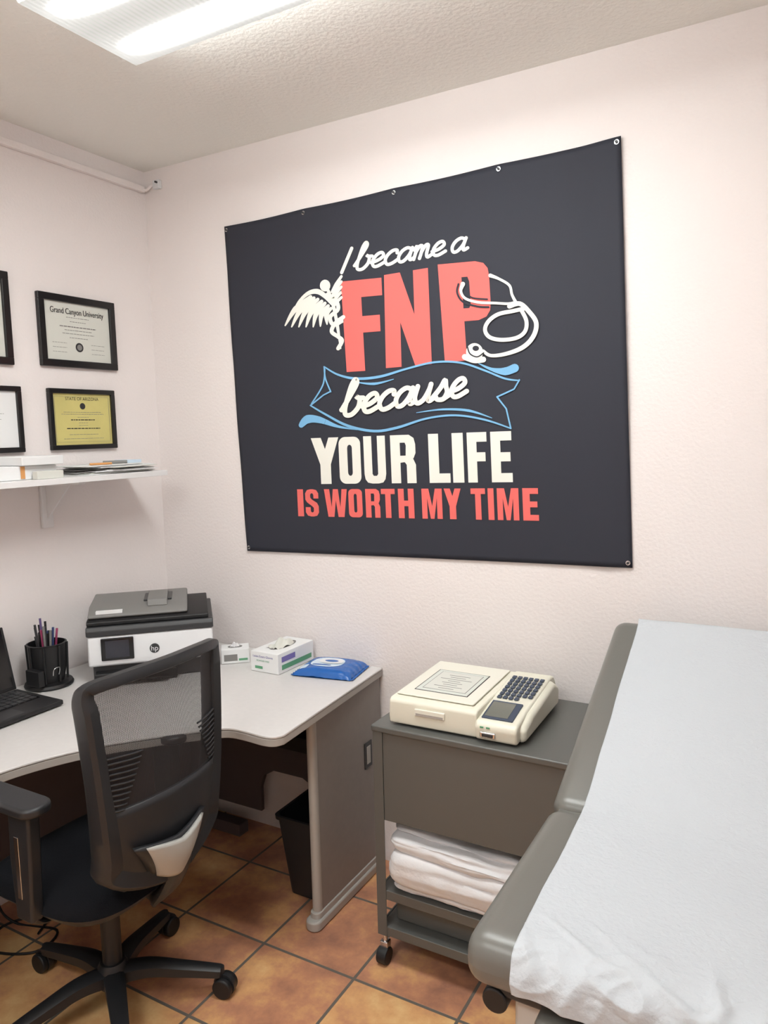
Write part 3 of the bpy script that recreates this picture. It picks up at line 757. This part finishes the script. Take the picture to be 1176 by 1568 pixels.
lathe(ch,"hub",[(0,.07),(.04,.07),(.045,.09),(.042,.125),(.034,.14),(0,.14)],(0,0,0),M_chairpl)
cyl(ch,"gas_lift_sleeve",(0,0,.13),(0,0,.28),.027,M_chairpl)
cyl(ch,"gas_lift_rod",(0,0,.27),(0,0,.40),.020,M_chairpl)
prism(ch,"tilt_mechanism",[(-.11,.375),(-.12,.42),(.15,.42),(.17,.395),(.07,.36)],-.065,.065,M_black,axis='y',bevel=.01)
# seat (waterfall front towards -x)
def seat(s,t,top):
    u=2*s-1;v=2*t-1
    x=.0+.245*u*math.sqrt(max(0,1-.35*v*v*v*v*.9));y=-.03+.225*v*math.sqrt(max(0,1-.32*u*u*u*u))
    e=max(0,(1-u**8))**.5*max(0,(1-v**8))**.5
    if top: z=.455+.045*e-.012*(1-v*v)*(1-u*u)-.02*max(0,-u)**3
    else: z=.455-.03*e-.015*max(0,-u)**3
    return (x,y,z)
grid(ch,"seat_cushion",lambda s,t:seat(s,t,True),28,28,M_seat)
grid(ch,"seat_pan",lambda s,t:seat(s,t,False),28,28,M_chairpl)
# back: s lateral (-1..1), h height
YC=-.022
def halfw(z):
    t=(z-.56)/.50
    if t<0: return .182*math.sqrt(max(0,1-(t/.14)**2))
    return .182+.042*t**.8
def bx(z,s):
    t=(z-.50)/.56
    return .285+.030*math.sin(PI*min(1,max(0,t*.9+.15)))+.035*t*t-.01-.045*s*s
def bp(s,z,dx=0): return Vector((bx(z,s)+dx,YC+s*halfw(z),z))
grid(ch,"back_mesh",lambda s,t:tuple(bp((2*s-1)*.96,.72+.325*t)),24,24,M_mesh)
per=[]
for z in(.56,.62,.70,.80,.90,.98,1.03): per.append(bp(-1,z))
per+= [bp(-.93,1.056),bp(-.6,1.066),bp(0,1.070),bp(.6,1.066),bp(.93,1.056)]
for z in(1.03,.98,.90,.80,.70,.62,.56): per.append(bp(1,z))
per+=[bp(.75,.515),bp(.35,.49),bp(-.35,.49),bp(-.75,.515)]
per=cr(per,5,True)
n=len(per);vs=[];fs=[];cen=Vector((.29,YC,.80))
for i,p in enumerate(per):
    t=(per[(i+1)%n]-per[i-1]).normalized();xa=Vector((1,0,0));o_=xa.cross(t).normalized()
    if o_.dot(p-cen)<0:o_=-o_
    low=max(0,min(1,(.80-p.z)/.25));topf=max(0,min(1,(p.z-1.0)/.06))
    wi=.036+.020*low-.012*topf;dp=.036+.008*low-.014*topf
    for a,b in((0,-dp),(.006,-dp*.6),(.006,dp*.35),(-.004,dp*.6),(-wi*.8,dp*.55),(-wi,dp*.2),(-wi,-dp*.4),(-wi*.6,-dp)):
        vs.append(p+o_*a+xa*b)
k=8
fs=[(i*k+j,i*k+(j+1)%k,((i+1)%n)*k+(j+1)%k,((i+1)%n)*k+j) for i in range(n) for j in range(k)]
from_data("back_frame",vs,fs,M_chairpl,ch,ang=45)
# lower solid back web below mesh
grid(ch,"back_web",lambda s,t:tuple(bp((2*s-1)*.93,.515+.225*t-.02*(2*s-1)**2*(1-t),.0)),20,12,M_chairpl,thick=.012)
# ribbed lumbar strips either side of the mesh
for sg in(-1,1):
    for j in range(11):
        z=.745+j*.013
        tube(ch,"lumbar_rib",[bp(sg*.9,z,.004),bp(sg*(.80-.02*j),z-.004,.006),bp(sg*(.72-.028*j),z-.006,.004)],.0026,M_chairpl,k=3,n=6)
# rear lumbar cover light grey
def lum(s,t):
    u=2*s-1;z=.530+.085*t+.016*abs(u)*t;w=.045+.050*t
    return (bx(z,0)+.040-.055*u*u*.5-.012*(1-t)**2+.006*math.sin(PI*t),YC-.015+u*w,z-.012*(1-u*u)*(1-t))
grid(ch,"lumbar_cover",lum,16,12,M_lumbar,thick=.012)
grid(ch,"lumbar_support",lambda s,t:(lambda q:(q[0]-.014,YC+(q[1]-YC)*1.25,q[2]+.006))(lum(s,t)),12,10,M_chairpl,thick=.012)
# spine: J bar to mechanism
sweep(ch,"spine",cr([bp(0,.60,.018),bp(0,.53,.02),(.27,YC,.455),(.20,YC*.6,.41),(.10,0,.395)],6),circ(.035,12,.016),M_chairpl,up=(1,0,.3))
# arms
for sg,ya in((-1,-.262),(1,.205)):
    pad=rrect(-.15,ya-.042,.120,ya+.042,.038,6)
    prism(ch,"arm_pad",pad,.725,.752,M_chairpl,bevel=.010,seg=3)
    prism(ch,"arm_post",[(.010,.44),(.0,.60),(.005,.728),(.085,.728),(.080,.60),(.070,.44)],ya-.018,ya+.018,M_chairpl,axis='y',bevel=.008,seg=3)
    box(ch,"arm_trim",(.026,ya+sg*.0175-.002,.50),(.042,ya+sg*.0175+.002,.66),M_chrome,bevel=.001)
    sweep(ch,"arm_bracket",cr([(.04,ya,.46),(.04,ya-sg*.01,.43),(.03,ya-sg*.06,.415),(.0,ya-sg*.2,.41)],5),circ(.03,10,.009),M_chairpl)

# ---------------------------------------------------------------- exam table
g=grp("exam_table")
TX0,TX1=1.945,2.615;XC=(TX0+TX1)/2
def padmesh(name,prof,m):
    """rounded cushion: closed side profile (y,z) extruded in x with rounded edges"""
    n=len(prof);cy=sum(p[0] for p in prof)/n;cz=sum(p[1] for p in prof)/n
    vs=[];R=.035
    seq=[(TX0+R*(1-math.cos(a)),R*(1-math.sin(a))) for a in[i/6*PI/2 for i in range(7)]]
    seq=seq+[(TX0+TX1-x,i) for x,i in reversed(seq)]
    def inset(d):
        out=[]
        for i,p in enumerate(prof):
            a=Vector(prof[i-1]);b=Vector(p);c=Vector(prof[(i+1)%n])
            t=(c-a).normalized();nn=Vector((-t.y,t.x))
            if nn.dot(Vector((cy,cz))-b)<0: nn=-nn
            out.append(b+nn*d)
        return out
    for x,d in seq:
        for q in inset(d*.8): vs.append((x,q.x,q.y))
    fs=[]
    for a in range(len(seq)-1):
        for b in range(n): fs.append((a*n+b,a*n+(b+1)%n,(a+1)*n+(b+1)%n,(a+1)*n+b))
    fs+=[tuple(range(n)),tuple(range((len(seq)-1)*n,len(seq)*n))]
    return from_data(name,vs,fs,m,g,ang=60)
def prof_round(pts,r,n=6):
    out=[];N=len(pts)
    for i in range(N):
        a=Vector(pts[i-1]);b=Vector(pts[i]);c=Vector(pts[(i+1)%N]);rr=r[i] if isinstance(r,list) else r
        p=b+(a-b).normalized()*rr;q=b+(c-b).normalized()*rr
        for j in range(n+1):
            t=j/n;out.append(tuple((1-t)**2*p+2*t*(1-t)*b+t*t*q))
    return out
seatp=prof_round([(-1.275,.712),(-1.275,.80),(-.79,.80),(-.76,.712)],[.038,.05,.035,.03])
padmesh("seat_cushion",seatp,M_vinyl)
th=math.atan2(.272,.65);ca,sa=math.cos(th),math.sin(th)
def bk(l,d): return (-.80+l*ca+d*sa*1.0,.80+l*sa-d*ca)
backp=prof_round([bk(.0,.09),bk(0,0),bk(.700,0),bk(.700,.09)],[.03,.035,.04,.04])
padmesh("back_cushion",backp,M_vinyl)
# fold gusset
cyl(g,"hinge_gusset",(TX0+.02,-.795,.765),(TX1-.02,-.795,.765),.028,M_vinyl)
box(g,"back_support",(TX0+.10,-.70,.71),(TX1-.10,-.14,.735),M_dgrey,bevel=.004)
prism(g,"back_strut",[(-.45,.73),(-.40,.73),(-.22,.92),(-.27,.92)],XC-.03,XC+.03,M_dgrey,axis='x')
box(g,"deck",(TX0+.05,-1.245,.690),(TX1-.05,-.12,.714),M_dgrey,bevel=.006)
box(g,"cabinet",(TX0+.070,-1.225,.07),(TX1-.070,-.12,.690),M_tabbase,bevel=.008)
box(g,"plinth",(TX0+.11,-1.15,0),(TX1-.11,-.14,.07),M_dgrey,bevel=.004)
for i in range(3):
    box(g,"drawer_front",(TX0+.095,-1.240,.10+i*.180),(TX1-.095,-1.224,.270+i*.180),M_tabbase,bevel=.006)
    box(g,"drawer_pull",(XC-.07,-1.253,.235+i*.180),(XC+.07,-1.239,.25+i*.180),M_chrome,bevel=.004)
box(g,"leg_extension",(TX0+.12,-1.285,.662),(TX1-.12,-1.20,.705),M_vinyl,bevel=.015)
cyl(g,"adjust_knob",(TX0+.045,-1.25,.682),(TX0+.045,-1.20,.682),.022,M_black,bevel=.004)
cyl(g,"adjust_shaft",(TX0+.045,-1.20,.682),(TX0+.10,-1.15,.69),.010,M_chrome)
# disposable paper
path=[bk(.705,.11),bk(.715,.05),bk(.695,-.004),bk(.64,-.006),bk(.5,-.006),bk(.3,-.006),bk(.12,-.008),bk(.03,-.014),(-.83,.813),(-.95,.806),(-1.08,.805),(-1.18,.805),(-1.235,.804),(-1.270,.791),(-1.285,.775),(-1.289,.760),(-1.290,.748)]
pp=[Vector((0,a,b)) for a,b in path];pp=cr(pp,6);NP=len(pp)
def ridge(v,sharp): return max(0,1-abs(noise.noise(v))*sharp)
def paper(s,t):
    i=min(int(t*(NP-1)),NP-2);f=t*(NP-1)-i;p=pp[i].lerp(pp[i+1],f);tt=(pp[i+1]-pp[i]).normalized();nn=Vector((0,tt.z,-tt.y))
    if nn.z<0 and abs(tt.y)>.3: nn=-nn
    if abs(tt.y)<=.3: nn=Vector((0,-1,0)) if p.y<-.8 else Vector((0,1,0))
    xl=2.006+.032*t;xr=2.56+.006*t
    x=xl+(xr-xl)*s
    foot=max(0,min(1,(-1.15-p.y)/.12)) if p.y<-1.15 else 0
    w=.0015*noise.noise(Vector((x*4,p.y*3,1)))+.0009*ridge(Vector((x*5-p.y*6,p.y*4,9)),7)+.0008*ridge(Vector((x*3+p.y*8,p.y*5,19)),8)
    w+=foot*(.0065*ridge(Vector((x*12+p.y*10,p.y*9+p.z*12,3)),3.4)+.0032*ridge(Vector((x*22-p.y*18,p.y*20+p.z*18,13)),3.4)+.002)
    w+=.002*math.exp(-((p.y+.80)/.05)**2)*abs(math.sin(19*x+2*math.sin(9*x)))
    w=max(w,-.001)
    q=p+nn*w
    if t>.93: q.z+=(t-.93)/.07*(.010*noise.noise(Vector((x*9,0,5)))-.003*(1-s))
    return (x+.003*noise.noise(Vector((x,p.y*6,9)))+foot*.004*noise.noise(Vector((x*5,p.y*20,2))),q.y,q.z)
grid(g,"exam_paper_roll_sheet",paper,180,240,M_exam,thick=.0008)

# ---------------------------------------------------------------- camera
C=Vector((2.41,-2.315,1.62));rho=.025
Fh=Vector((-math.sin(YW),math.cos(YW),0));R=Vector((math.cos(YW),math.sin(YW),0));Z=Vector((0,0,1))
F=Fh*math.cos(TH)-Z*math.sin(TH);D=-Fh*math.sin(TH)-Z*math.cos(TH)
X=(R+D*rho).normalized();Y=-(D-R*rho).normalized()
cam=bpy.data.cameras.new("camera");co=bpy.data.objects.new("camera",cam);col.objects.link(co)
m=Matrix((X,Y,-F)).transposed().to_4x4();m.translation=C;co.matrix_world=m
cam.sensor_fit='VERTICAL';cam.sensor_height=36;cam.lens=1143/1568*36;cam.clip_start=.02
sc.camera=co
w=bpy.data.worlds.new("world");sc.world=w;w.use_nodes=True
w.node_tree.nodes["Background"].inputs[0].default_value=(.8,.8,.8,1);w.node_tree.nodes["Background"].inputs[1].default_value=.3
